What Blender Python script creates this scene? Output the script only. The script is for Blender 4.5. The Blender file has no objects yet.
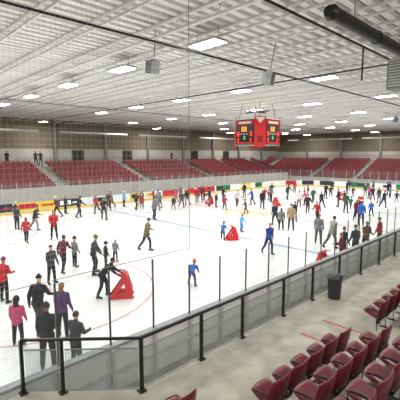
import bpy, bmesh, math, random
import numpy as np
from mathutils import Vector, Matrix
random.seed(7)
scene=bpy.context.scene
COL=scene.collection
try:
    scene.view_settings.view_transform='Standard'
except Exception: pass

# ------------------------------------------------------------ materials
def s2l(c):
    return tuple(((v/255.)/12.92 if v/255.<=0.04045 else ((v/255.+0.055)/1.055)**2.4) for v in c)
def mat(name,rgb,rough=0.6,metal=0.0,var=0.06,scale=6.0,bump=0.0,coat=0.0):
    m=bpy.data.materials.new(name); m.use_nodes=True
    nt=m.node_tree; b=nt.nodes['Principled BSDF']
    c=s2l(rgb)
    tc=nt.nodes.new('ShaderNodeTexCoord'); n=nt.nodes.new('ShaderNodeTexNoise')
    n.inputs['Scale'].default_value=scale; n.inputs['Detail'].default_value=3
    nt.links.new(tc.outputs['Object'],n.inputs['Vector'])
    r=nt.nodes.new('ShaderNodeValToRGB')
    r.color_ramp.elements[0].position=.3; r.color_ramp.elements[1].position=.7
    r.color_ramp.elements[0].color=tuple(max(0,v*(1-var*2)) for v in c)+(1,)
    r.color_ramp.elements[1].color=tuple(min(1,v*(1+var)) for v in c)+(1,)
    nt.links.new(n.outputs['Fac'],r.inputs['Fac']); nt.links.new(r.outputs['Color'],b.inputs['Base Color'])
    b.inputs['Roughness'].default_value=rough; b.inputs['Metallic'].default_value=metal
    if coat: b.inputs['Coat Weight'].default_value=coat
    if bump:
        bp=nt.nodes.new('ShaderNodeBump'); bp.inputs['Strength'].default_value=bump
        nt.links.new(n.outputs['Fac'],bp.inputs['Height']); nt.links.new(bp.outputs['Normal'],b.inputs['Normal'])
    return m
def emis(name,rgb,s):
    m=bpy.data.materials.new(name); m.use_nodes=True; b=m.node_tree.nodes['Principled BSDF']
    b.inputs['Base Color'].default_value=s2l(rgb)+(1,)
    b.inputs['Emission Color'].default_value=s2l(rgb)+(1,); b.inputs['Emission Strength'].default_value=s
    return m
def glassmat(name,haze=0.05,gl=0.06,tint=(235,240,240)):
    m=bpy.data.materials.new(name); m.use_nodes=True; nt=m.node_tree
    for n in list(nt.nodes):
        if n.type!='OUTPUT_MATERIAL': nt.nodes.remove(n)
    o=[n for n in nt.nodes if n.type=='OUTPUT_MATERIAL'][0]
    t=nt.nodes.new('ShaderNodeBsdfTransparent'); t.inputs['Color'].default_value=s2l(tint)+(1,)
    g=nt.nodes.new('ShaderNodeBsdfGlossy'); g.inputs['Roughness'].default_value=.08
    d=nt.nodes.new('ShaderNodeBsdfDiffuse'); d.inputs['Color'].default_value=(.7,.72,.73,1)
    m1=nt.nodes.new('ShaderNodeMixShader'); m1.inputs[0].default_value=gl
    m2=nt.nodes.new('ShaderNodeMixShader')
    n=nt.nodes.new('ShaderNodeTexNoise'); n.inputs['Scale'].default_value=.8
    mm=nt.nodes.new('ShaderNodeMath'); mm.operation='MULTIPLY'; mm.inputs[1].default_value=haze*2
    nt.links.new(n.outputs['Fac'],mm.inputs[0]); nt.links.new(mm.outputs[0],m2.inputs[0])
    nt.links.new(t.outputs[0],m1.inputs[1]); nt.links.new(g.outputs[0],m1.inputs[2])
    nt.links.new(m1.outputs[0],m2.inputs[1]); nt.links.new(d.outputs[0],m2.inputs[2])
    nt.links.new(m2.outputs[0],o.inputs['Surface'])
    return m
def icemat():
    m=bpy.data.materials.new('ice'); m.use_nodes=True; nt=m.node_tree; b=nt.nodes['Principled BSDF']
    tc=nt.nodes.new('ShaderNodeTexCoord')
    n1=nt.nodes.new('ShaderNodeTexNoise'); n1.inputs['Scale'].default_value=.22; n1.inputs['Detail'].default_value=6; n1.inputs['Roughness'].default_value=.65
    mp=nt.nodes.new('ShaderNodeMapping'); mp.inputs['Scale'].default_value=(.7,2.,1.); mp.inputs['Rotation'].default_value=(0,0,.5)
    n2=nt.nodes.new('ShaderNodeTexNoise'); n2.inputs['Scale'].default_value=1.6; n2.inputs['Detail'].default_value=8; n2.inputs['Distortion'].default_value=1.5
    nt.links.new(tc.outputs['Object'],n1.inputs['Vector']); nt.links.new(tc.outputs['Object'],mp.inputs['Vector']); nt.links.new(mp.outputs[0],n2.inputs['Vector'])
    mx=nt.nodes.new('ShaderNodeMix'); mx.inputs[0].default_value=.3
    nt.links.new(n1.outputs['Fac'],mx.inputs[2]); nt.links.new(n2.outputs['Fac'],mx.inputs[3])
    r=nt.nodes.new('ShaderNodeValToRGB'); r.color_ramp.elements[0].position=.34; r.color_ramp.elements[1].position=.62
    r.color_ramp.elements[0].color=s2l((222,226,228))+(1,); r.color_ramp.elements[1].color=s2l((240,242,241))+(1,)
    nt.links.new(mx.outputs[0],r.inputs['Fac']); nt.links.new(r.outputs['Color'],b.inputs['Base Color'])
    r2=nt.nodes.new('ShaderNodeMapRange'); r2.inputs['From Min'].default_value=.3; r2.inputs['From Max'].default_value=.7; r2.inputs['To Min'].default_value=.24; r2.inputs['To Max'].default_value=.38
    nt.links.new(n2.outputs['Fac'],r2.inputs['Value']); nt.links.new(r2.outputs[0],b.inputs['Roughness'])
    return m

M={}
M['ice']=icemat()
M['floor']=mat('concrete_floor',(176,172,164),.7,0,.12,1.5,.1)
M['walk']=mat('concrete_walkway',(166,161,150),.55,0,.14,2.2,.1)
M['riser']=mat('concrete_riser',(168,164,158),.75,0,.08,2)
M['wallL']=mat('painted_block_brown',(126,114,96),.8,0,.08,.7)
M['wallE']=mat('painted_block_grey',(128,118,104),.8,0,.08,.7)
M['wallLow']=mat('painted_wall_low',(190,186,180),.8,0,.05,.7)
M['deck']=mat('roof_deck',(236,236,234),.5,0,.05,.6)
M['flute_shade']=mat('roof_deck_flute_shade',(150,151,152),.6,0,.05,.6)
M['joist']=mat('joist_paint',(228,228,226),.55,0,.04,2)
M['white']=mat('dasher_white',(226,228,226),.4,0,.04,1.5)
M['yellow']=mat('kick_yellow',(214,184,60),.45)
M['cap']=mat('cap_grey',(150,154,158),.4)
M['post']=mat('post_dark',(92,96,98),.4,.4)
M['rail']=mat('rail_dark',(40,38,38),.35,.4)
M['maroon']=mat('seat_maroon',(98,16,38),.36,0,.1,9,.02)
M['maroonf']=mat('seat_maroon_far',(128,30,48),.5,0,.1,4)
M['black']=mat('black_metal',(22,22,24),.45,.2)
M['grey']=mat('grey_metal',(135,137,138),.5,.3)
M['lgrey']=mat('light_metal',(205,206,204),.45,.1)
M['redp']=mat('red_plastic',(214,26,36),.35,0,.05,8)
M['trash']=mat('trash_plastic',(58,62,68),.5,0,.08,10)
M['lamp']=emis('lamp_lens',(255,252,245),112)
M['glass']=glassmat('rink_glass',.04,.04)
M['guard']=glassmat('guard_glass',.12,.06,(214,222,222))
M['redline']=mat('ice_red',(216,146,150),.3)
M['blueline']=mat('ice_blue',(150,172,214),.3)
M['logo']=mat('ice_logo_gold',(232,216,168),.3)
M['net']=mat('net_cord',(190,192,190),.8)
M['redpaint']=mat('red_paint',(176,40,48),.6)

# ------------------------------------------------------------ mesh builder
class MB:
    def __init__(s): s.v=[];s.f=[];s.m=[];s.mats=[]
    def mi(s,m):
        if m not in s.mats: s.mats.append(m)
        return s.mats.index(m)
    def add(s,vs,fs,m,T=None):
        o=len(s.v); i=s.mi(m)
        if T is not None: vs=[T@Vector(v) for v in vs]
        s.v+= [tuple(v) for v in vs]
        for f in fs: s.f.append(tuple(o+k for k in f)); s.m.append(i)
    def box(s,a,b,m,T=None):
        x0,y0,z0=a;x1,y1,z1=b
        vs=[(x0,y0,z0),(x1,y0,z0),(x1,y1,z0),(x0,y1,z0),(x0,y0,z1),(x1,y0,z1),(x1,y1,z1),(x0,y1,z1)]
        s.add(vs,[(0,3,2,1),(4,5,6,7),(0,1,5,4),(1,2,6,5),(2,3,7,6),(3,0,4,7)],m,T)
    def tube(s,pts,r,m,n=8,T=None,cap=True):
        pts=[Vector(p) for p in pts]
        rs=r if isinstance(r,(list,tuple)) else [r]*len(pts)
        vs=[];fs=[]
        for i,p in enumerate(pts):
            d=(pts[min(i+1,len(pts)-1)]-pts[max(i-1,0)]).normalized()
            u=d.cross(Vector((0,0,1)));
            if u.length<.05: u=d.cross(Vector((0,1,0)))
            u.normalize(); w=d.cross(u)
            for k in range(n):
                a=2*math.pi*k/n; vs.append(p+(u*math.cos(a)+w*math.sin(a))*rs[i])
        for i in range(len(pts)-1):
            for k in range(n):
                k2=(k+1)%n; fs.append((i*n+k,i*n+k2,(i+1)*n+k2,(i+1)*n+k))
        if cap:
            fs.append(tuple(range(n))[::-1]); fs.append(tuple((len(pts)-1)*n+k for k in range(n)))
        s.add(vs,fs,m,T)
    def prism(s,poly,z0,z1,m,T=None):
        n=len(poly); vs=[(x,y,z0) for x,y in poly]+[(x,y,z1) for x,y in poly]
        fs=[tuple(range(n))[::-1],tuple(range(n,2*n))]+[(k,(k+1)%n,n+(k+1)%n,n+k) for k in range(n)]
        s.add(vs,fs,m,T)
    def mesh(s,name,smooth=False):
        me=bpy.data.meshes.new(name); me.from_pydata(s.v,[],s.f)
        for m in s.mats: me.materials.append(m)
        me.polygons.foreach_set('material_index',s.m)
        if smooth: me.polygons.foreach_set('use_smooth',[True]*len(s.f))
        me.update(); return me
    def obj(s,name,parent=None,smooth=False,loc=None):
        o=bpy.data.objects.new(name,s.mesh(name,smooth)); COL.objects.link(o)
        if parent: o.parent=parent
        if loc: o.location=loc
        return o
def empty(name,loc=(0,0,0)):
    e=bpy.data.objects.new(name,None); COL.objects.link(e); e.location=loc; e.empty_display_size=.2; return e

# ------------------------------------------------------------ room shell
X0,X1,Y0,Y1,H=-15.,77.,-10.,52.,10.2
b=MB(); b.box((X0,Y0,-.25),(X1,Y1,-.03),M['floor']); b.obj('floor')
def blockwall(name,a,bb,m):
    b=MB(); b.box(a,bb,m); return b.obj(name)
blockwall('wall_left',(X0,Y1,-.25),(X1,Y1+.3,H+.2),M['wallL'])
blockwall('wall_far',(X1,Y0,-.25),(X1+.3,Y1,H+.2),M['wallE'])
blockwall('wall_right',(X0,Y0-.3,-.25),(X1,Y0,H+.2),M['wallL'])
blockwall('wall_back',(X0-.3,Y0,-.25),(X0,Y1,H+.2),M['wallE'])
# ribbed deck ceiling: white ribs, flutes coloured darker as recess shade, running along X
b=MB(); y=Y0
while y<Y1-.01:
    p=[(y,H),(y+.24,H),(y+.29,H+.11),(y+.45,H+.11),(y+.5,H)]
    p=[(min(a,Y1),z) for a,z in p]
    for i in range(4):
        m=M['flute_shade'] if i==2 else M['deck']
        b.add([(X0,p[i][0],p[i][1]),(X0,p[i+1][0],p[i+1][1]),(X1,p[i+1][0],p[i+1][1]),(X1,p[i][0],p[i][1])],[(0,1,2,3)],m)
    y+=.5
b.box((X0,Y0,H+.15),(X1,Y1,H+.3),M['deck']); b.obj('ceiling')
# joists and trusses across the span
b=MB(); x=X0+1.0; i=0
while x<X1:
    main=(i%4==0)
    w=.07 if main else .035; zb=9.72 if main else 9.86
    b.box((x-w,Y0+.02,zb),(x+w,Y1-.02,zb+.08),M['joist'])
    b.box((x-w,Y0+.02,10.12),(x+w,Y1-.02,10.19),M['joist'])
    y=Y0;up=0
    while y<Y1-1.2:
        z0,z1=(zb+.06,10.14) if up else (10.14,zb+.06)
        b.tube([(x,y+.02,z0),(x,y+1.1,z1)],.016 if main else .01,M['joist'],4,cap=False); up=1-up; y+=1.1
    x+=1.9; i+=1
b.obj('roof_joists')

b=MB()
b.box((X0+.05,Y1-.06,4.02),(X1-.1,Y1,6.2),M['wallLow']); b.obj('trim_1')
b=MB(); b.box((X1-.06,Y0+.05,4.25),(X1,Y1-.1,6.0),M['wallLow']); b.obj('trim_2')
dk=mat('door_dark',(48,44,42),.5)
for i,x in enumerate((10.5,24.5,33,48,57)):
    b=MB(); b.box((x,Y1-.14,4.01),(x+1.9,Y1-.07,6.15),M['grey'])
    b.box((x+.08,Y1-.17,4.01),(x+.93,Y1-.13,6.05),dk); b.box((x+.97,Y1-.17,4.01),(x+1.82,Y1-.13,6.05),dk)
    b.obj('door_%d'%(i+1))
b=MB()
for x in range(-10,77,8): b.box((x-.2,Y1-.4,4.02),(x+.2,Y1-.07,9.7),M['grey'])
for y in range(-4,50,8): b.box((X1-.4,y-.2,4.25),(X1-.07,y+.2,9.7),M['grey'])
b.obj('wall_columns')

# ------------------------------------------------------------ rink
RX0,RX1,RY0,RY1,RR=-6.3,59.,7.3,35.9,8.0
def ring(off,seg=14):
    pts=[]; R=RR+off
    for cx,cy,a0 in ((RX1-RR,RY0+RR,-90),(RX1-RR,RY1-RR,0),(RX0+RR,RY1-RR,90),(RX0+RR,RY0+RR,180)):
        for k in range(seg+1):
            a=math.radians(a0+90*k/seg); pts.append((cx+R*math.cos(a),cy+R*math.sin(a)))
    return pts
b=MB(); b.prism(ring(-.002),-.03,0,M['ice']); b.obj('ice_rink')
def insideclip(x):
    if RX0+RR<=x<=RX1-RR: return RY0+.05,RY1-.05
    dx=(RX0+RR-x) if x<RX0+RR else x-(RX1-RR); k=math.sqrt(max(0,RR*RR-dx*dx)); return RY0+RR-k+.05,RY1-RR+k-.05
b=MB(); CX,CY=27.6,21.5
def strip(x,w,m):
    y0,y1=insideclip(x); b.add([(x-w,y0,.002),(x+w,y0,.002),(x+w,y1,.002),(x-w,y1,.002)],[(0,1,2,3)],m)
strip(CX,.16,M['redline']); strip(CX-8.8,.18,M['blueline']); strip(CX+8.8,.18,M['blueline'])
strip(RX0+4,.04,M['redline']); strip(RX1-4,.04,M['redline'])
def circ(cx,cy,r,w,m,z=.002,n=48):
    vs=[];fs=[]
    for k in range(n):
        a=2*math.pi*k/n; vs+=[(cx+(r-w)*math.cos(a),cy+(r-w)*math.sin(a),z),(cx+r*math.cos(a),cy+r*math.sin(a),z)]
    for k in range(n): fs.append((2*k,2*k+1,(2*k+3)%(2*n),(2*k+2)%(2*n)))
    b.add(vs,fs,m)
circ(CX,CY,4.5,.08,M['blueline'])
circ(CX,CY,2.6,.5,M['logo'],.003); circ(CX,CY,1.2,1.2,M['logo'],.003)
for cx in (5.5,CX+22):
    for cy in (CY-6.7,CY+6.7): circ(cx,cy,4.5,.08,M['redline']); circ(cx,cy,.35,.35,M['redline'])
for cx in (CX-7,CX+7):
    for cy in (CY-6.7,CY+6.7): circ(cx,cy,.35,.35,M['redline'])
b.obj('ice_markings')

boards=empty('dasher_boards')
def ringwall(mb,o0,o1,z0,z1,m,mo=None):
    A=ring(o0);B=ring(o1);n=len(A)
    vs=[(x,y,z0) for x,y in A]+[(x,y,z0) for x,y in B]+[(x,y,z1) for x,y in A]+[(x,y,z1) for x,y in B]
    f1=[];f2=[]
    for k in range(n):
        j=(k+1)%n
        f1+= [(k,2*n+k,2*n+j,j),(2*n+k,3*n+k,3*n+j,2*n+j)]; f2.append((n+k,n+j,3*n+j,3*n+k))
    mb.add(vs,f1,m); mb.add(vs,f2,mo or m)
b=MB(); ringwall(b,0,.12,-.03,.2,M['yellow'],M['white']); ringwall(b,.005,.12,.2,1.06,M['white']); ringwall(b,-.03,.16,1.06,1.12,M['cap'])
b.obj('board_panels',boards)
b=MB()
x=RX0+RR
while x<RX1-RR:
    b.box((x-.04,RY0-.24,-.03),(x+.04,RY0-.12,1.06),M['lgrey']); x+=1.22
b.box((RX0+RR,RY0-.2,.45),(RX1-RR,RY0-.12,.53),M['lgrey'])
b.obj('board_ribs',boards)
adc=[(222,190,50),(30,36,56),(200,34,40),(235,235,235),(24,84,170),(30,120,76),(235,235,235),(40,40,44),(176,24,44)]
adm=[mat('advert_%d'%i,c,.45,0,.08,1.2) for i,c in enumerate(adc)]
b=MB(); x=RX0+RR+1
while x<RX1-RR-2:
    w=random.choice((2.4,3.0,3.6,1.8))
    m=random.choice(adm); b.box((x,RY1-.02,.26),(x+w,RY1+.004,1.02),m)
    m2=random.choice(adm)
    if m2!=m:
        b.box((x+.2,RY1-.03,.42),(x+w*.55,RY1-.021,.88),m2); b.box((x+w*.62,RY1-.03,.55),(x+w-.2,RY1-.021,.7),m2)
    x+=w+random.choice((.3,1.2,2.4))
y=RY0+RR+.5
while y<RY1-RR-2:
    w=random.choice((2.4,3.2)); m=random.choice(adm)
    b.box((RX1-.02,y,.26),(RX1+.004,y+w,1.02),m)
    m2=random.choice(adm)
    if m2!=m: b.box((RX1-.03,y+.3,.45),(RX1-.021,y+w*.6,.85),m2)
    y+=w+random.choice((.4,1.))
for cx,cy,a0 in ((RX1-RR,RY1-RR,0),(RX1-RR,RY0+RR,-90)):
    for q in range(4):
        m=random.choice(adm); vs=[];fs=[]; r=RR-.015
        for k in range(6):
            a=math.radians(a0+8+q*21+k*2.8); vs+=[(cx+r*math.cos(a),cy+r*math.sin(a),.28),(cx+r*math.cos(a),cy+r*math.sin(a),1.0)]
        for k in range(5): fs.append((2*k,2*k+1,2*k+3,2*k+2))
        b.add(vs,fs,m)
b.obj('advert_panels',boards)
rg=empty('rink_glass')
P=ring(.06); n=len(P)
b=MB(); vs=[];fs=[]
def gh(x,y): return 2.5 if (RX0+RR+3.9<x<RX1-RR) and y<RY0+1 else 2.9
for k in range(n):
    j=(k+1)%n; p,q=P[k],P[j]
    L=math.hypot(q[0]-p[0],q[1]-p[1]); N=max(1,round(L/1.22))
    for i in range(N):
        a=(p[0]+(q[0]-p[0])*i/N,p[1]+(q[1]-p[1])*i/N); c=(p[0]+(q[0]-p[0])*(i+1)/N,p[1]+(q[1]-p[1])*(i+1)/N)
        hh=gh((a[0]+c[0])/2,(a[1]+c[1])/2)
        o=len(vs); vs+=[(a[0],a[1],1.121),(c[0],c[1],1.121),(c[0],c[1],hh),(a[0],a[1],hh)]; fs.append((o,o+1,o+2,o+3))
b.add(vs,fs,M['glass']); b.obj('glass_panels',rg)
b=MB()
for k in range(n):
    j=(k+1)%n; p,q=P[k],P[j]
    L=math.hypot(q[0]-p[0],q[1]-p[1]); N=max(1,round(L/1.22))
    if L<1.0 and k%2: continue
    for i in range(N):
        a=(p[0]+(q[0]-p[0])*i/N,p[1]+(q[1]-p[1])*i/N)
        hh=gh(*a); w=.018
        b.box((a[0]-w,a[1]-w,1.121),(a[0]+w,a[1]+w,hh+.01),M['post'] if a[1]<RY0+2 else M['lgrey'])
b.obj('glass_posts',rg)

# ------------------------------------------------------------ stands
def farseat(mb,T):
    m=M['maroonf']
    out=[(-.22,.36),(.22,.36),(.23,.7),(.17,.8),(-.17,.8),(-.23,.7)]
    vs=[(x,-.20-(z-.36)*.18+.03*(1-abs(x)/.23),z) for x,z in out]+[(x,-.25-(z-.36)*.18,z) for x,z in out]
    n=6; fs=[tuple(range(n)),tuple(range(n,2*n))[::-1]]+[(k,n+k,n+(k+1)%n,(k+1)%n) for k in range(n)]
    mb.add(vs,fs,m,T)
    mb.box((-.22,-.2,.38),(.22,.2,.44),m,T)
    mb.box((-.26,-.18,.0),(-.23,.0,.55),M['grey'],T)
def stand(name,along0,along1,front,z0,rows,rise,run,aisles,axis,back,zback):
    st=empty(name)
    b=MB(); bs=MB()
    def bx(a0,a1,d0,d1,za,zb,m,mb=b):
        if axis=='x': mb.box((a0,d0,za),(a1,d1,zb),m)
        else: mb.box((d0,a0,za),(d1,a1,zb),m)
    bx(along0,along1,front-.5,front-.38,-.03,z0+.35,M['wallLow'])
    for r in range(rows):
        bx(along0,along1,front-.38+r*run,front-.38+(r+1)*run,-.03,z0+r*rise,M['riser'])
    bx(along0,along1,front-.38+rows*run,back,-.03,zback,M['riser'])
    b.obj('risers',st)
    for r in range(rows):
        d=front+r*run; z=z0+r*rise; a=along0+.4
        while a<along1-.3:
            if not any(abs(a-q)<.75 for q in aisles):
                if axis=='x': T=Matrix.Translation((a,d,z))@Matrix.Rotation(math.pi,4,'Z')
                else: T=Matrix.Translation((d,a,z))@Matrix.Rotation(math.pi/2,4,'Z')
                farseat(bs,T)
            a+=.54
    bs.obj('seat_rows',st)
    b=MB()
    for q in aisles:
        for r in range(rows-1):
            bx(q-.5,q+.5,front+.2+r*run,front-.38+(r+1)*run,z0+r*rise,z0+r*rise+rise/2,M['wallLow'],b)
        for r in (1,4,7):
            if r<rows:
                d=front+r*run;z=z0+r*rise
                pts=[(q,d,z),(q,d,z+.9),(q,d+.7,z+1.1),(q,d+.7,z+.3)]
                if axis!='x': pts=[(p[1],p[0],p[2]) for p in pts]
                b.tube(pts,.02,M['rail'],5)
    d=front-.38+rows*run+.1
    for zz in (.5,.8,1.05):
        p=[(along0,d,zback+zz),(along1,d,zback+zz)]
        if axis!='x': p=[(a[1],a[0],a[2]) for a in p]
        b.tube(p,.02,M['rail'],4)
    a=along0
    while a<along1:
        p=[(a,d,zback),(a,d,zback+1.05)]
        if axis!='x': p=[(t[1],t[0],t[2]) for t in p]
        b.tube(p,.02,M['rail'],4); a+=2.
    b.obj('stair_rails',st)
    return st
stand('grandstand',X0+.1,60.5,39.,1.75,9,.27,.85,(5.8,17.4,28.9,40.5,49.5,58),'x',Y1-.1,4.0)
stand('grandstand',Y0+.1,50.5,62.6,1.0,10,.33,.85,(10.5,18.7,26.9,35.1,47.2,2,-6),'y',X1-.1,4.2)

# ------------------------------------------------------------ lights
def fixture(lx=.34,ly=.7):
    e=MB()
    e.box((-lx,-ly,0),(lx,ly,.09),M['lgrey'])
    e.box((-lx-.03,-ly-.03,-.02),(-lx+.02,ly+.03,.03),M['lgrey']); e.box((lx-.02,-ly-.03,-.02),(lx+.03,ly+.03,.03),M['lgrey'])
    e.box((-lx,-ly-.03,-.02),(lx,-ly+.02,.03),M['lgrey']); e.box((-lx,ly-.02,-.02),(lx,ly+.03,.03),M['lgrey'])
    e.add([(-lx+.02,-ly+.02,-.012),(-lx+.02,ly-.02,-.012),(lx-.02,ly-.02,-.012),(lx-.02,-ly+.02,-.012)],[(0,1,2,3)],M['lamp'])
    for yy in (-ly*.8,ly*.8): e.tube([(0,yy,.09),(0,yy,.5)],.012,M['grey'],4)
    return e
fx=fixture().mesh('high_bay_light')
for x in (-8,1.2,10.3,19.3,28.4,37.4,46.4,55.4,64.5,73):
    for y in (-6.,-.5,4.,10.2,16.,21.9,27.9,34.,42.,48.5):  # negative rows are unseen fixtures, added to brighten near seats and walkway
        if y==4. and x<28: continue
        if y==-6. and x>30: continue
        if y==-.5 and x>12: continue
        if y in (42.,) and x<60 and int(x)%2: continue
        if y==48.5 and x<60 and int(x)%2==0: continue
        if x==73 and y not in (4.,16.,27.9,42.): continue
        if x==64.5 and y in (10.2,21.9,34.): continue
        o=bpy.data.objects.new('high_bay_light',fx); COL.objects.link(o); o.location=(x,y,9.58)

def heater(p0,p1,r=.16,m=None,name='radiant_tube_heater',ceil=10.15):
    m=m or M['lgrey']; b=MB(); p0=Vector(p0);p1=Vector(p1); d=(p1-p0).normalized(); s=Vector((-d.y,d.x,0))
    b.tube([p0,p1],r*.45,M['grey'],8)
    prof=[(-1.3,-.6),(-.8,.5),(-.3,.8),(.3,.8),(.8,.5),(1.3,-.6)]
    vs=[];fs=[]
    for P_ in (p0,p1):
        for a,c in prof: vs.append(P_+s*(a*r)+Vector((0,0,c*r)))
        for a,c in prof: vs.append(P_+s*(a*r*.93)+Vector((0,0,c*r-.02)))
    for i in range(5): fs+= [(i,i+1,12+i+1,12+i),(6+i,18+i,18+i+1,6+i+1)]
    fs+=[(0,12,18,6),(5,11,23,17)]
    for i in range(5): fs+=[(i,6+i,7+i,i+1),(12+i,13+i,19+i,18+i)]
    b.add(vs,fs,m)
    L=(p1-p0).length;n=max(2,int(L/3))
    for i in range(n+1):
        q=p0+(p1-p0)*(.04+.92*i/n); b.tube([q+Vector((0,0,r*.7)),Vector((q.x,q.y,ceil))],.012,M['grey'],4)
    return b.obj(name)
for xa,xb in ((-6,5),(8,17),(19.5,29),(31,40),(43,52)): heater((xa,44.3,8.15),(xb,44.3,8.15))
for ya,yb in ((8,17),(19,28),(30,38.5),(41,43.5)): heater((68,ya,8.3),(68,yb,8.3))

b=MB(); b.tube([(8.6,4.5,8.85),(8.75,4.5,8.85),(8.78,4.5,8.85),(30,4.5,8.85)],[.13,.19,.17,.17],M['black'],16)
for x in (10,14,18,22,26): b.tube([(x,4.5,9.0),(x,4.5,10.15)],.012,M['grey'],4)
for x in (11.5,15,19,23): b.tube([(x-.03,4.5,8.85),(x+.03,4.5,8.85)],.19,M['black'],16)
b.obj('black_duct_pipe',smooth=False)
b=MB()
b.tube([(X0+.1,11.1,9.5),(66,11.1,9.5)],.045,M['black'],8); b.obj('sprinkler_pipe')
b=MB()
b.tube([(2,6.,9.4),(32,6.,9.4)],.04,M['black'],8)
b.tube([(14.2,6.,9.4),(14.2,6.,8.2)],.03,M['black'],6)
b.obj('sprinkler_pipe')
b=MB(); b.tube([(X0+.1,30.9,9.6),(66,30.9,9.6)],.05,M['grey'],6); b.obj('sprinkler_pipe')
b=MB(); b.tube([(17.,4.9,9.25),(17.,41,9.25)],.035,M['black'],6); b.obj('conduit_pipe')

b=MB(); b.box((-.45,-.35,-.55),(.45,.35,.55),M['grey'])
for i in range(9):
    z=-.45+i*.11
    b.box((-.47,-.28,z),(-.45,.28,z+.05),M['lgrey']); b.box((-.38,.35,z),(.38,.37,z+.05),M['lgrey'])
b.box((-.48,-.38,.53),(.48,.38,.58),M['lgrey'])
for sx in (-.35,.35): b.tube([(sx,0,.55),(sx,0,1.5)],.015,M['grey'],4)
b.obj('unit_heater',loc=(16.4,5.4,8.6))
fgr=mat('speaker_grille',(90,92,94),.7)
def speaker(x,y,z,rot,ceil=10.15):
    b=MB()
    b.prism([(-.26,.2),(.26,.2),(.17,-.2),(-.17,-.2)],-.24,.24,M['grey'])
    b.box((-.22,.2,-.2),(.22,.215,.2),fgr)
    b.prism([(-.1,-.1),(.1,-.1),(.1,.1),(-.1,.1)],.24,.3,M['grey'])
    b.tube([(0,0,.3),(0,0,ceil-z)],.02,M['grey'],6)
    b.tube([(-.28,0,-.05),(-.3,0,.28),(.3,0,.28),(.28,0,-.05)],.015,M['grey'],4)
    o=b.obj('loudspeaker',loc=(x,y,z)); o.rotation_euler=(.2,0,rot); return o
speaker(9.,11.8,8.8,-.3); speaker(13.1,9.4,8.6,.2); speaker(42,14,9.0,.5)
# scoreboard
sb=empty('center_ice_scoreboard',(28.2,21.4,0))
b=MB()
w=1.75;c=.75
oct_=[(-w+c,-w),(w-c,-w),(w,-w+c),(w,w-c),(w-c,w),(-w+c,w),(-w,w-c),(-w,-w+c)]
LR=emis('score_red',(255,60,34),1.6); LY=emis('score_amber',(255,180,80),1.2); LW=mat('panel_white',(215,215,210),.5); LG=emis('score_green',(120,220,120),.6)
scr=mat('screen_dark',(30,30,36),.25); redb=mat('scoreboard_red',(196,34,32),.45)
b.prism(oct_,6.35,8.55,M['black'])
b.prism([(x*1.04,y*1.04) for x,y in oct_],8.55,8.64,LW); b.prism([(x*1.03,y*1.03) for x,y in oct_],6.27,6.35,M['grey'])
b.obj('housing',sb)
b=MB()
for q in range(4):
    T=Matrix.Rotation(q*math.pi/2,4,'Z')
    b.box((-.99,-w-.04,6.4),(.99,-w-.001,8.5),scr,T)
    b.box((-.95,-w-.05,8.12),(.95,-w-.041,8.46),redb,T)
    b.box((-.7,-w-.06,8.2),(.7,-w-.051,8.36),LW,T)
    b.box((-.95,-w-.05,6.42),(.95,-w-.041,6.56),redb,T)
    def seg(x0,z0,s,m):
        for a in ((0,0,.16,.03),(0,.14,.16,.17),(0,.28,.16,.31)): b.box((x0+a[0]*s,-w-.055,z0+a[1]*s),(x0+a[2]*s,-w-.041,z0+a[3]*s),m,T)
        for xx in (0,.13):
            b.box((x0+xx*s,-w-.055,z0),(x0+(xx+.03)*s,-w-.041,z0+.31*s),m,T)
    seg(-.35,7.5,1.3,LY); seg(-.02,7.5,1.3,LY); seg(-.85,7.1,1.2,LR); seg(.62,7.1,1.2,LR); seg(-.12,6.8,1.0,LG); seg(-.8,6.64,.8,LR); seg(.6,6.64,.8,LR)
    for i in range(6): b.box((-.55+i*.17,-w-.055,7.25),(-.47+i*.17,-w-.041,7.32),LW,T)
    T2=Matrix.Rotation(q*math.pi/2+math.pi/4,4,'Z'); d=(w+w-c)/math.sqrt(2); hw=c/math.sqrt(2)
    b.box((-hw+.02,-d-.1,6.12),(hw-.02,-d-.001,8.78),redb,T2)
    b.add([(-hw+.08,-d-.105,8.7),(hw-.08,-d-.105,8.7),(.0,-d-.105,8.2)],[(0,2,1)],LW,T2)
    b.add([(-.2,-d-.105,6.5),(.2,-d-.105,6.5),(.26,-d-.105,7.1),(-.26,-d-.105,7.1)],[(0,1,2,3)],mat('banner_dark_red_%d'%q,(120,18,24),.5),T2)
b.obj('display_faces',sb)
b=MB()
for sx in (-1.2,1.2):
    for sy in (-1.2,1.2): b.tube([(sx,sy,8.6),(sx*.8,sy*.8,10.15)],.025,M['black'],6)
b.box((-1.3,-.05,9.3),(1.3,.05,9.4),M['black']); b.box((-.05,-1.3,9.3),(.05,1.3,9.4),M['black'])
b.obj('suspension_cables',sb)

# ------------------------------------------------------------ safety net
net=empty('safety_net')
b=MB(); NY=7.36
xa,xb,za,zb=-4.,6.75,2.93,9.7
x=xa
while x<=xb+.001:
    b.add([(x-.0022,NY,za),(x+.0022,NY,za),(x+.0022,NY,zb),(x-.0022,NY,zb)],[(0,1,2,3)],M['net']); x+=.11
z=za
while z<=zb:
    b.add([(xa,NY,z-.0022),(xb,NY,z-.0022),(xb,NY,z+.0022),(xa,NY,z+.0022)],[(0,1,2,3)],M['net']); z+=.11
b.obj('net_mesh',net)
b=MB(); b.tube([(xb,NY,za),(xb,NY,9.75)],.009,M['grey'],5); b.tube([(xa,NY,za),(xb,NY,za)],.01,M['grey'],5); b.tube([(xa,NY,zb),(xb,NY,zb)],.02,M['grey'],5)
b.obj('net_cables',net)

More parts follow.
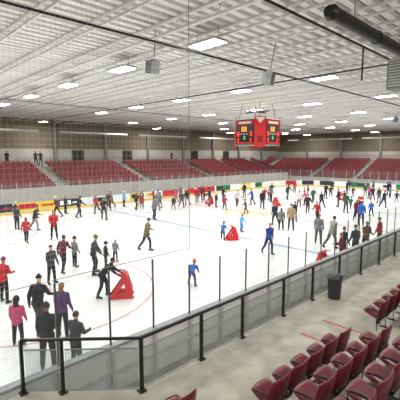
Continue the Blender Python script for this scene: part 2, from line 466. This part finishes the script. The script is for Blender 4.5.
# ------------------------------------------------------------ near stand
b=MB()
b.prism([(X0+.1,2.95),(30,2.95),(30,5.62),(3.85,5.62),(2.2,7.02),(X0+.1,7.02)],-.03,1.0,M['walk'])
b.obj('spectator_walkway')
b=MB()
for k in range(8):
    z=1.35+.4*k; b.box((X0+.1,2.95-.8*(k+1),-.03),(30,2.949-.8*k,z),M['walk'])
b.box((X0+.1,Y0+.1,-.03),(30,2.95-6.4,4.5),M['walk'])
b.obj('near_grandstand')
b=MB(); 
b.box((8.0,3.0,1.0),(8.05,4.6,1.006),M['redpaint']); b.box((9.1,3.0,1.0),(9.15,4.6,1.006),M['redpaint'])
for k in range(2): b.box((8.05,2.96-.8*k,1.0+.4*k),(9.1,3.25-.8*k,1.2+.38*k),M['walk'])
b.obj('aisle_steps')

def panel(mb,w,h,t,curve,m,T,nx=8,nz=8,k=.45):
    vs=[];fs=[]
    for side in (0,1):
        for i in range(nz+1):
            for j in range(nx+1):
                u=2*j/nx-1;v=2*i/nz-1
                x=u*math.sqrt(1-k*v*v/2);z=v*math.sqrt(1-k*u*u/2)
                edge=max(abs(u),abs(v))**6
                y=curve*(u*u)+(.5-side)*t*(1-.75*edge)
                vs.append((x*w/2,y,z*h/2))
    N=(nx+1)*(nz+1)
    for i in range(nz):
        for j in range(nx):
            a=i*(nx+1)+j; fs.append((a,a+nx+1,a+nx+2,a+1)); fs.append((N+a,N+a+1,N+a+nx+2,N+a+nx+1))
    per=[j for j in range(nx+1)]+[i*(nx+1)+nx for i in range(1,nz+1)]+[nz*(nx+1)+j for j in range(nx-1,-1,-1)]+[i*(nx+1) for i in range(nz-1,0,-1)]
    for a,c in zip(per,per[1:]+per[:1]): fs.append((a,c,N+c,N+a))
    mb.add(vs,fs,m,T)
b=MB()
panel(b,.54,.5,.06,.05,M['maroon'],Matrix.Translation((0,-.19,.62))@Matrix.Rotation(.2,4,'X'))
panel(b,.5,.46,.09,.0,M['maroon'],Matrix.Translation((0,.07,.45))@Matrix.Rotation(-1.2,4,'X'))
b.box((-.2,-.17,.36),(.2,-.1,.42),M['black'])
nseat0=b.mesh('stadium_seat',True)
b2=MB()
for sx in (-.297,):
    b2.tube([(sx,-.12,0),(sx,-.1,.35),(sx,-.14,.6)],.018,M['black'],6)
    b2.tube([(sx,-.16,.6),(sx,.0,.615),(sx,.14,.61),(sx,.18,.58)],[.018,.022,.022,.014],M['black'],8)
    b2.box((sx-.04,-.2,0),(sx+.04,.02,.02),M['black'])
    b2.box((sx-.02,-.15,.3),(sx+.12,-.1,.36),M['black'])
arm=b2.mesh('seat_frame',True)
def nearseat(x,y,z):
    e=empty('stadium_seat',(x,y,z+.001))
    for nm,me in (('seat_shell',nseat0),('seat_frame',arm)):
        o=bpy.data.objects.new(nm,me); COL.objects.link(o); o.parent=e
def row(xs,xe,y,z):
    x=xs
    while x<=xe: nearseat(x,y,z); x+=.6
row(4.95,7.7,3.35,1.0); row(9.6,19,3.35,1.0)
row(4.95,7.7,2.55,1.35); row(9.6,16,2.55,1.35)
row(4.35,7.7,1.75,1.75); row(9.6,14,1.75,1.75)
row(2.3,4.0,4.12,1.0)

gr=empty('guard_rail')
b=MB(); g=MB()
pl=[(2.15,7.0),(2.7,6.5),(3.8,5.5)]+[(x,5.5) for x in (5.39,6.8,8.6,10.2,12,13.8,15.6,17.4,19.2,21,22.8,24.6)]
for x,y in pl:
    b.box((x-.03,y-.03,1.001),(x+.03,y+.03,2.05),M['rail'])
    b.box((x-.07,y-.07,1.001),(x+.07,y+.07,1.03),M['rail'])
b.tube([(x,y,2.07) for x,y in pl],.032,M['rail'],8)
for (x0,y0),(x1,y1) in zip(pl,pl[1:]):
    v=Vector((x1-x0,y1-y0,0)); L=v.length; v.normalize(); a=Vector((x0,y0,0))+v*.06; c=Vector((x1,y1,0))-v*.06
    g.add([(a.x,a.y,1.06),(c.x,c.y,1.06),(c.x,c.y,1.86),(a.x,a.y,1.86)],[(0,1,2,3)],M['guard'])
    for z in (1.05,1.87): b.tube([(a.x,a.y,z),(c.x,c.y,z)],.016,M['grey'],4)
b.obj('posts_and_rail',gr); g.obj('glass_infill',gr)

b=MB()
prof=[(.17,0),(.19,.02),(.22,.62),(.24,.64),(.24,.68),(.22,.69),(.2,.75),(.12,.79),(.0,.8)]
n=24; vs=[];fs=[]
for r,z in prof:
    for k in range(n):
        a=2*math.pi*k/n; vs.append((r*math.cos(a),r*math.sin(a),z))
for i in range(len(prof)-1):
    for k in range(n): fs.append((i*n+k,i*n+(k+1)%n,(i+1)*n+(k+1)%n,(i+1)*n+k))
b.add(vs,fs,M['trash']); b.box((-.1,-.215,.66),(.1,-.17,.76),M['black'])
b.obj('trash_can',smooth=True,loc=(10.85,5.1,1.001))

# ------------------------------------------------------------ people
PM=dict(skin=mat('skin',(205,158,132),.55),boots=mat('skate_boot',(34,34,38),.4),dark=mat('eye_dark',(30,22,20),.4),lip=mat('lip',(160,84,80),.5),blade=mat('skate_blade',(190,194,198),.25,.8))
cm={}
def cloth(rgb,kind='cloth'):
    k=(rgb,kind)
    if k not in cm: cm[k]=mat('%s_%d_%d_%d'%((kind,)+rgb),rgb,.8,0,.12,12,.05)
    return cm[k]
def D(a,s=0): return Vector((s,math.sin(a),-math.cos(a))).normalized()
POSE={
 'stand':dict(lean=.04,L=(.06,.1,.08),R=(-.02,.1,.05),AL=(.1,.2,.35),AR=(.05,.2,.4)),
 'strideL':dict(lean=.2,L=(.42,.06,.45),R=(-.25,.14,.3),AL=(-.4,.25,.5),AR=(.45,.22,.7)),
 'strideR':dict(lean=.22,L=(-.28,.14,.35),R=(.38,.06,.4),AL=(.45,.25,.8),AR=(-.35,.25,.4)),
 'wide':dict(lean=.18,L=(.3,.2,.4),R=(.15,.2,.35),AL=(.3,.6,.3),AR=(.35,.5,.4)),
 'push':dict(lean=.75,L=(.35,.12,.35),R=(-.1,.12,.25),AL=(.75,.08,.2),AR=(.7,.08,.25)),
 'bend':dict(lean=1.15,L=(.5,.18,.7),R=(.4,.18,.6),AL=(.25,.15,.2),AR=(.45,.12,.3)),
 'hold':dict(lean=.08,L=(.12,.1,.18),R=(.0,.12,.1),AL=(.15,.12,1.35),AR=(.3,.15,1.1)),
}
bodycache={}
def body(pose,kid):
    key=(pose,kid)
    if key in bodycache: return bodycache[key]
    p=POSE[pose]; hs=1.28 if kid else 1.0; lim=.92 if kid else 1.0
    parts=[]
    def cap(a,c,r0,r1,l): parts.append(('c',Vector(a),Vector(c),r0,r1,l))
    def ell(c,r,t,l): parts.append(('e',Vector(c),r,t,l))
    lean=p['lean']; S=Vector((0,math.sin(lean),math.cos(lean)))
    pel=Vector((0,0,0))
    ell(pel-S*.03,(.195,.155,.17),-lean,'jacket'); ell(pel+S*.16,(.185,.148,.18),-lean,'jacket')
    ell(pel+S*.34,(.2,.155,.19),-lean,'jacket')
    sh={}
    for s,n_ in ((-1,'L'),(1,'R')):
        sh[n_]=pel+S*.455+Vector((s*.192,0,0))
        cap(pel+S*.46,sh[n_],.09,.08,'jacket')
    nb=pel+S*.50; hl=lean*.45; HS=Vector((0,math.sin(hl),math.cos(hl))); HF=Vector((0,math.cos(hl),-math.sin(hl)))
    cap(nb-S*.03,nb+S*.035,.088,.078,'jacket')
    hc=nb+HS*(.095+.115*hs)+HF*.02
    cap(nb,hc-HS*.03,.058,.056,'skin')
    ell(hc,(.076*hs,.094*hs,.112*hs),-hl,'skin')
    ell(hc-HS*.06*hs+HF*.03*hs,(.052*hs,.055*hs,.055*hs),-hl,'skin')
    cap(hc+HF*.085*hs+HS*.01,hc+HF*.112*hs-HS*.022*hs,.012*hs,.017*hs,'skin')
    for s in (-1,1): ell(hc+Vector((s*.077*hs,0,0))-HS*.005,(.014*hs,.024*hs,.034*hs),-hl,'skin')
    feet=[];hands=[]
    for s,n_ in ((-1,'L'),(1,'R')):
        fl,ab,kn=p[n_]
        hip=pel+Vector((s*.09,0,-.04)); d=D(fl,s*math.sin(ab)); knee=hip+d*.44*lim
        ph=fl-kn; d2=D(ph,s*math.sin(ab)*.6); ank=knee+d2*.42*lim
        cap(hip,knee,.105,.075,'pants'); cap(knee,ank+Vector((0,0,.05)),.075,.062,'pants'); cap(knee-d*.2,knee-d*.1,.092,.084,'pants')
        pt=max(-.6,min(.0,(ph)*.8)) if ph<-.35 else 0
        fd=Vector((s*.22,math.cos(pt),math.sin(pt))).normalized(); up=Vector((0,-math.sin(pt),math.cos(pt)))
        cap(ank+Vector((0,0,.07)),ank-up*.01,.056,.05,'boots')
        heel=ank-fd*.055-up*.055; toe=ank+fd*.17-up*.062
        cap(heel,toe,.042,.036,'boots'); cap(ank-up*.02,ank+fd*.08-up*.04,.05,.042,'boots')
        feet.append((heel,toe,up))
        fl,ab,el=p['A'+n_]
        d=D(fl,s*math.sin(ab)); elb=sh[n_]+d*.28*lim
        d2=D(fl+el,s*math.sin(ab)*.35-(s*.25 if pose=='hold' else 0)); wr=elb+d2*.245*lim
        cap(sh[n_],elb,.075,.06,'jacket'); cap(elb,wr,.06,.047,'jacket')
        cap(wr,wr+d2*.08,.027,.033,'glove')
        hands.append((s,wr,d2))
    bm=bmesh.new()
    for q in parts:
        if q[0]=='e':
            _,c,r,t,l=q
            bmesh.ops.create_uvsphere(bm,u_segments=16,v_segments=10,radius=1,matrix=Matrix.Translation(c)@Matrix.Rotation(t,4,'X')@Matrix.Diagonal((r[0],r[1],r[2],1)))
        else:
            _,a,c,r0,r1,l=q; ax=(c-a); L=max(ax.length,1e-4); R=ax.to_track_quat('Z','Y').to_matrix().to_4x4(); T=Matrix.Translation(a)@R
            rings=[(-r0*math.cos(t),r0*math.sin(t)) for t in (.0,.5,1.0)]+[(0,r0),(L*.5,(r0+r1)/2),(L,r1)]+[(L+r1*math.sin(t),r1*math.cos(t)) for t in (.5,1.0,math.pi/2)]
            n=12; prev=None
            for z,r in rings:
                if r<1e-4: cur=[bm.verts.new(T@Vector((0,0,z)))]
                else: cur=[bm.verts.new(T@Vector((r*math.cos(2*math.pi*k/n),r*math.sin(2*math.pi*k/n),z))) for k in range(n)]
                if prev:
                    for k in range(n):
                        a_=prev[k%len(prev)];b_=prev[(k+1)%len(prev)];c_=cur[(k+1)%len(cur)];d_=cur[k%len(cur)]
                        vs=[a_]
                        for v in (b_,c_,d_):
                            if v not in vs: vs.append(v)
                        if len(vs)>2: bm.faces.new(vs)
                prev=cur
    me=bpy.data.meshes.new('tmp'); bm.to_mesh(me); bm.free()
    ob=bpy.data.objects.new('tmp',me); COL.objects.link(ob)
    md=ob.modifiers.new('r','REMESH'); md.mode='VOXEL'; md.voxel_size=.017
    sm=ob.modifiers.new('s','SMOOTH'); sm.factor=.5; sm.iterations=2
    dg=bpy.context.evaluated_depsgraph_get(); ev=ob.evaluated_get(dg); m2=bpy.data.meshes.new_from_object(ev)
    bpy.data.objects.remove(ob)
    nv=len(m2.vertices); co=np.empty(nv*3); m2.vertices.foreach_get('co',co); co=co.reshape(-1,3)
    polys=[tuple(pp.vertices) for pp in m2.polygons]
    cen=np.array([co[list(f)].mean(0) for f in polys])
    best=None;bi=None
    for i,q in enumerate(parts):
        if q[0]=='e':
            _,c,r,t,l=q; Rm=np.array(Matrix.Rotation(t,3,'X')); loc=(cen-np.array(c))@Rm
            d=(np.linalg.norm(loc/np.array(r),axis=1)-1)*min(r)
        else:
            _,a,c,r0,r1,l=q; A=np.array(a);B=np.array(c)-A; tt=np.clip(((cen-A)@B)/(B@B+1e-9),0,1)
            d=np.linalg.norm(cen-A-tt[:,None]*B,axis=1)-(r0+(r1-r0)*tt)
        if l=='jacket': d=d-.004
        if best is None: best=d;bi=np.zeros(len(d),int)
        else:
            mk=d<best; best=np.where(mk,d,best); bi=np.where(mk,i,bi)
    lab=[parts[i][-1] for i in bi]
    res=dict(v=[tuple(c) for c in co],f=polys,lab=lab,feet=feet,hands=hands,hc=hc,HS=HS,HF=HF,hs=hs,hl=hl)
    bodycache[key]=res; return res
SLOTS=['skin','jacket','pants','boots','hair','glove','dark','lip','blade']
dummy={s:PM.get(s) or cloth((80,80,80),s) for s in SLOTS}
pcache={}
def person_mesh(pose,kid,head):
    key=(pose,kid,head)
    if key in pcache: return pcache[key]
    B=body(pose,kid); mb=MB()
    for s in SLOTS: mb.mi(dummy[s])
    mb.v=list(B['v']); mb.f=list(B['f']); mb.m=[SLOTS.index(l) for l in B['lab']]
    hc,HS,HF,hs,hl=B['hc'],B['HS'],B['HF'],B['hs'],B['hl']
    def sph(c,r,m,zmin=-2,zy=0,n=14,k=8):
        T=Matrix.Translation(c)@Matrix.Rotation(-hl,4,'X'); vs=[];fs=[]
        for i in range(k+1):
            ph=math.pi*i/k
            for j in range(n):
                a=2*math.pi*j/n; x,y,z=math.sin(ph)*math.cos(a),math.sin(ph)*math.sin(a),math.cos(ph)
                lim=zmin+zy*max(0,y)
                if z<lim: z=lim
                vs.append((x*r[0],y*r[1],z*r[2]))
        for i in range(k):
            for j in range(n): fs.append((i*n+j,(i+1)*n+j,(i+1)*n+(j+1)%n,i*n+(j+1)%n))
        mb.add(vs,fs,m,T)
    for s in (-1,1): sph(hc+HF*.084*hs+Vector((s*.03*hs,0,0))+HS*.012*hs,(.011*hs,.009*hs,.008*hs),dummy['dark'],n=8,k=5)
    sph(hc+HF*.082*hs-HS*.052*hs,(.024*hs,.012*hs,.007*hs),dummy['lip'],n=8,k=5)
    hm=dummy['hair']
    if head=='short': sph(hc-HF*.012*hs+HS*.012*hs,(.086*hs,.1*hs,.115*hs),hm,-.35,zy=.8)
    elif head=='long':
        sph(hc-HF*.012*hs+HS*.01*hs,(.088*hs,.102*hs,.118*hs),hm,-.45,zy=.9); sph(hc-HF*.06*hs-HS*.1*hs,(.08*hs,.045*hs,.15*hs),hm)
    elif head=='beanie':
        sph(hc-HF*.004*hs+HS*.018*hs,(.088*hs,.106*hs,.12*hs),hm,-.02,zy=.15)
        T=Matrix.Translation(hc+HS*.03*hs)@Matrix.Rotation(-hl,4,'X')
        vs=[];fs=[];n=16
        for rr,z in ((.085,-.012),(.092,-.01),(.092,.028),(.085,.032)):
            for j in range(n): a=2*math.pi*j/n; vs.append((rr*hs*math.cos(a),rr*1.17*hs*math.sin(a),z*hs))
        for i in range(3):
            for j in range(n): fs.append((i*n+j,i*n+(j+1)%n,(i+1)*n+(j+1)%n,(i+1)*n+j))
        mb.add(vs,fs,hm,T); sph(hc+HS*.14*hs,(.024*hs,.024*hs,.024*hs),hm,n=8,k=6)
    elif head=='helmet':
        sph(hc-HF*.004*hs+HS*.022*hs,(.098*hs,.12*hs,.12*hs),hm,-.22,zy=.4)
        sph(hc+HF*.09*hs+HS*.05*hs,(.07*hs,.04*hs,.012*hs),hm)
        mb.tube([hc+Vector((-.08*hs,0,.0)),hc-HS*.115*hs+HF*.03*hs,hc+Vector((.08*hs,0,.0))],.006,dummy['dark'],5)
    for s,wr,d2 in B['hands']:
        side=Vector((0,1,0)) if abs(d2.y)<.8 else Vector((0,0,1)); side=(side-d2*side.dot(d2)).normalized(); inn=d2.cross(side).normalized()
        if inn.x*s>0: inn=-inn
        base=wr+d2*.095
        for k,Lf in enumerate((.06,.072,.075,.066)):
            o=base+side*((k-1.5)*-.0185)
            mb.tube([o-d2*.02,o+d2*Lf*.45+inn*.006,o+d2*Lf*.8+inn*.022,o+d2*Lf*.92+inn*.036],[.0105,.010,.0092,.007],dummy['glove'],6)
        o=wr+d2*.04+side*.028
        mb.tube([o-side*.01,o+side*.022+d2*.03+inn*.01,o+side*.026+d2*.058+inn*.02],[.013,.012,.009],dummy['glove'],6)
    for heel,toe,up in B['feet']:
        f=(toe-heel).normalized(); sd=f.cross(up).normalized()
        a=heel-up*.035-f*.02; c=toe-up*.035+f*.03
        vs=[]
        for w in (-.004,.004):
            vs+=[a+sd*w,c+sd*w,c+sd*w-up*.045+f*.005,a+sd*w-up*.045]
        mb.add(vs,[(0,1,2,3),(7,6,5,4),(0,4,5,1),(1,5,6,2),(2,6,7,3),(3,7,4,0)],dummy['blade'])
        for q in (.15,.8):
            pp=heel+(toe-heel)*q-up*.035; mb.tube([pp,pp-up*.03],.012,dummy['blade'],5)
    low=min(v[2] for v in mb.v)
    mb.v=[(v[0],v[1],v[2]-low+.001) for v in mb.v]
    me=mb.mesh('figure_%s_%s'%(pose,head),True); pcache[key]=me; return me
SKINS=[(214,168,142),(196,146,118),(222,180,156),(150,104,80)]
HAIRS=[(40,28,22),(84,58,38),(26,22,22),(150,116,72),(60,42,32)]
def person(x,y,h,ang,pose,head,jacket,pants=(32,34,42),hat=None,glove=None,kid=False,name=None,z=0.003):
    me=person_mesh(pose,kid,head)
    o=bpy.data.objects.new(name or ('child_skater' if kid else 'ice_skater'),me); COL.objects.link(o)
    full=1.74 if not kid else 1.76
    s=h/full; o.scale=(s,s,s); o.location=(x,y,z); o.rotation_euler=(0,0,math.radians(ang))
    sk=random.choice(SKINS)
    cs={'skin':cloth(sk,'skin'),'jacket':cloth(jacket,'jacket'),'pants':cloth(pants,'trousers'),'hair':cloth(hat or random.choice(HAIRS),'hair'),'glove':cloth(glove or (random.choice([sk,(30,30,34),(40,40,60)])),'glove')}
    for k,m in cs.items():
        i=SLOTS.index(k); o.material_slots[i].link='OBJECT'; o.material_slots[i].material=m
    return o
BK=(30,31,36);NV=(34,42,72);RD=(176,34,44);GY=(118,120,126);DG=(62,64,70);BL=(44,98,190);LB=(110,176,226);PK=(206,74,120);GN=(44,92,62);OL=(112,104,66);PU=(92,58,110);WH=(216,216,214);MR=(110,30,44);OR=(214,104,48);TN=(168,146,116);YE=(222,190,70)
K=[(4.0,14.5,1.64,-60,'hold','beanie',RD,BK,(120,30,36),0),
(3.3,10.9,1.42,-40,'stand','long',PK,BK,None,1),
(4.0,11.2,1.74,-50,'strideL','beanie',BK,DG,BK,0),
(6.1,15.3,1.6,-160,'stand','short',DG,BK,None,0),
(7.1,16.4,1.68,-60,'strideL','short',(96,40,46),BK,None,0),
(7.9,16.9,1.45,-80,'stand','beanie',GY,BK,BK,1),
(8.0,15.2,1.76,-120,'wide','beanie',(38,62,50),BK,(40,80,60),0),
(8.9,15.7,1.25,-100,'stand','helmet',BK,DG,BK,1),
(6.9,12.45,1.62,-125,'push','short',BK,BK,None,0),
(9.8,16.3,1.15,-60,'stand','helmet',GY,NV,WH,1),
(12.2,16.9,1.8,-100,'strideR','beanie',OL,BK,BK,0),
(10.1,10.9,1.3,-60,'bend','helmet',BL,NV,(226,110,90),1),
(8.0,23.7,1.5,-40,'strideL','long',RD,NV,None,0),
(9.0,28.4,1.7,-60,'stand','short',DG,BK,None,0),(9.8,27.1,1.7,-100,'strideR','beanie',BK,GY,BK,0),
(9.6,23.3,1.8,150,'hold','short',RD,BK,None,0),
(3.4,9.0,1.7,-40,'stand','beanie',BK,BK,(40,36,50),0),(4.4,10.4,1.62,-55,'stand','long',PU,BK,None,0),(3.9,8.5,1.5,-70,'hold','short',DG,BK,None,0),
(14.7,32.9,1.6,-80,'stand','short',NV,BK,None,0),(14.6,30.0,1.8,-90,'strideL','beanie',BK,NV,BK,0),(16.8,30.9,1.6,90,'strideR','short',RD,BK,None,0),
(15.6,27.6,1.85,-60,'wide','short',BK,DG,None,0),(19.8,33.3,1.64,60,'strideL','long',GY,BK,None,0),(21.1,33.1,1.57,-90,'stand','helmet',LB,BK,WH,1),
(20.8,30.4,1.58,-80,'strideL','short',BK,BK,None,0),(21.6,30.6,1.41,-40,'stand','beanie',RD,NV,WH,1),(18.6,24.7,1.85,-100,'wide','short',GY,NV,None,0),
(23.3,29.9,1.5,-90,'strideR','beanie',BK,BK,BK,0),(16.5,11.6,1.7,160,'strideL','short',(44,70,150),NV,None,0),
(17.3,15.7,1.25,-60,'push','helmet',BL,NV,(60,110,210),1),(20.1,16.5,1.3,-110,'wide','helmet',LB,(60,120,200),YE,1),
(23.7,16.1,1.7,-30,'strideL','short',NV,BK,None,0),(22.4,14.7,1.55,-60,'stand','long',GY,BK,None,0),(22.9,14.2,1.85,120,'stand','beanie',TN,DG,BK,0),
(20.7,10.9,1.75,-70,'stand','beanie',GY,DG,DG,0),(20.2,9.8,1.85,-110,'strideR','short',(150,146,140),(84,84,88),None,0),
(26.2,16.0,1.6,-100,'strideR','short',BK,NV,None,0),(27.6,14.7,1.6,90,'strideL','short',RD,BK,None,0),
(31.8,13.2,1.7,-100,'wide','beanie',NV,BK,BK,0),(28.4,11.5,1.8,-70,'stand','short',BL,BK,None,0),(33.2,12.6,1.4,-60,'strideL','helmet',BL,BK,WH,1),
(18.2,8.2,1.7,170,'stand','short',BK,BK,None,0),(17.5,7.95,1.55,20,'hold','long',MR,BK,None,0),(19.1,7.95,1.7,-30,'stand','beanie',DG,BK,BK,0),(20.4,7.95,1.75,150,'hold','short',(120,84,60),BK,None,0),(22.4,7.95,1.7,0,'stand','beanie',RD,BK,BK,0)]
for (x,y,h,a,ps,hd,j,p,ht,kd) in K: person(x,y,h,a,ps,hd,j,p,ht,None,bool(kd))
far=[(23.4,27.8),(24.9,28.3),(26.3,29.0),(28.1,29.4),(29.3,29.5),(28.0,27.3),(27.9,26.3),(27.0,24.3),(29.5,24.8),(26.6,21.3),(31.8,24.6),(30.2,22.1),(38.4,24.4),(33.5,19.9),(35.3,20.2),(42.6,21.7),(45.1,22.3),(33.7,15.1),(44.7,16.9),(39.7,13.9),(51.7,17.5),(44.8,14.3),(34.1,24.7),(35.4,24.7),(30.6,17.3),(38.1,20.9),(47.1,20.3),(48.3,19.2),(43.4,15.7),
(12.,32.5),(10.5,33.5),(13.2,31.2),(17.9,33.),(18.6,31.9),(24.6,32.6),(25.8,33.4),(27.4,32.1),(30.6,31.4),(32.4,32.8),(31.5,28.6),(36.5,29.5),(40.2,28),(36.8,26.),(44.5,25.2),(50.5,22.6),(53,20.),(49.6,16.6),(54.5,24.),(41,18.6),(37.2,17.5),(39.8,23.),(46.6,28.5),(29.4,33.6),(22.4,31.8),(21.9,28.4),(55,16.5),
(52,25.5),(46.2,17.9),(36.3,15.8),(41.3,12.4),(49.8,14.2),(56.,19.),(34.8,18.1),(30.2,12.6),(35.,10.2)]
PJ=[BK,BK,NV,NV,DG,GY,RD,BL,BK,MR,GN,WH,BK,PK,RD,BK,DG,DG,NV]
for i,(x,y) in enumerate(far):
    kid=random.random()<.22
    person(x,y,random.uniform(1.2,1.45) if kid else random.uniform(1.6,1.85),random.choice((-90,-70,90,110,150,-120,-45,40))+random.uniform(-20,20),
      random.choice(('strideL','strideR','stand','hold','stand') if kid==False else ('wide','stand','strideL')),
      random.choice(('short','beanie','helmet','long')) if not kid else random.choice(('helmet','beanie')),
      random.choice(PJ),random.choice((BK,BK,NV,DG,(70,80,110),GY)),None if random.random()<.5 else random.choice((BK,WH,RD,BL)),None,kid)
for x,y,z,a,j in ((14.6,48.2,4.001,180,BK),(17.9,48.0,4.001,170,DG),(18.6,48.3,4.001,190,NV),(40,48,4.001,180,BK)):
    person(x,y,1.75,a,'hold','short',j,name='spectator',z=z)

# skating aids: moulded plastic walkers with solid side and front panels
def aid(x,y,ang,m,s=1.):
    b=MB()
    def plate(poly,off,th,axis):
        n=len(poly); vs=[]
        for w in (off-th/2,off+th/2):
            for u,z in poly: vs.append((w,u,z) if axis=='x' else (u,w,z))
        b.add(vs,[tuple(range(n)),tuple(range(n,2*n))[::-1]]+[(k,n+k,n+(k+1)%n,(k+1)%n) for k in range(n)],m)
    for sx in (-1,1):
        plate([(-.42,.05),(.36,.05),(.36,.2),(-.34,.2)],sx*.25,.07,'x')
        plate([(.36,.18),(.2,.82),(.02,.86),(.14,.18)],sx*.25,.07,'x')
        plate([(-.34,.18),(-.2,.18),(.12,.6),(.04,.72)],sx*.25,.07,'x')
        b.tube([(sx*.25,.4,.07),(sx*.25,.34,.035),(sx*.25,-.4,.035),(sx*.25,-.46,.07)],.035,m,8)
        b.tube([(sx*.25,.1,.84),(sx*.25,-.06,.9),(sx*.25,-.2,.9)],.026,m,8)
    plate([(-.27,.08),(.27,.08),(.27,.36),(.12,.44),(-.12,.44),(-.27,.36)],.33,.06,'y')
    plate([(-.27,.56),(.27,.56),(.27,.84),(-.27,.84)],.17,.06,'y')
    b.tube([(-.3,.08,.86),(.3,.08,.86)],.04,m,10)
    o=b.obj('skating_aid',loc=(x,y,.005)); o.rotation_euler=(0,0,math.radians(ang)); o.scale=(s,s,s)
aid(7.5,12.03,-125,M['redp'],1.1); aid(17.85,15.4,-125,M['redp'],1.0); aid(43.1,19.9,30,M['redp'],1.1); aid(33.3,22.5,60,M['redp'],1.0); aid(16.6,8.4,0,M['redp'],.9); aid(40.6,16.6,120,M['redp'],1.); aid(29.0,28.3,-90,M['redp'],1.)

# ------------------------------------------------------------ world & camera
wd=bpy.data.worlds.new('World'); scene.world=wd; wd.use_nodes=True
wd.node_tree.nodes['Background'].inputs[0].default_value=(.5,.52,.55,1); wd.node_tree.nodes['Background'].inputs[1].default_value=.3
cam=bpy.data.cameras.new('camera'); co=bpy.data.objects.new('camera',cam); COL.objects.link(co)
cam.sensor_width=36; cam.lens=371/400*36; cam.clip_end=300
co.location=(0,0,5.5); co.rotation_euler=(math.radians(90-7.07),0,math.radians(45.8-90))
scene.camera=co
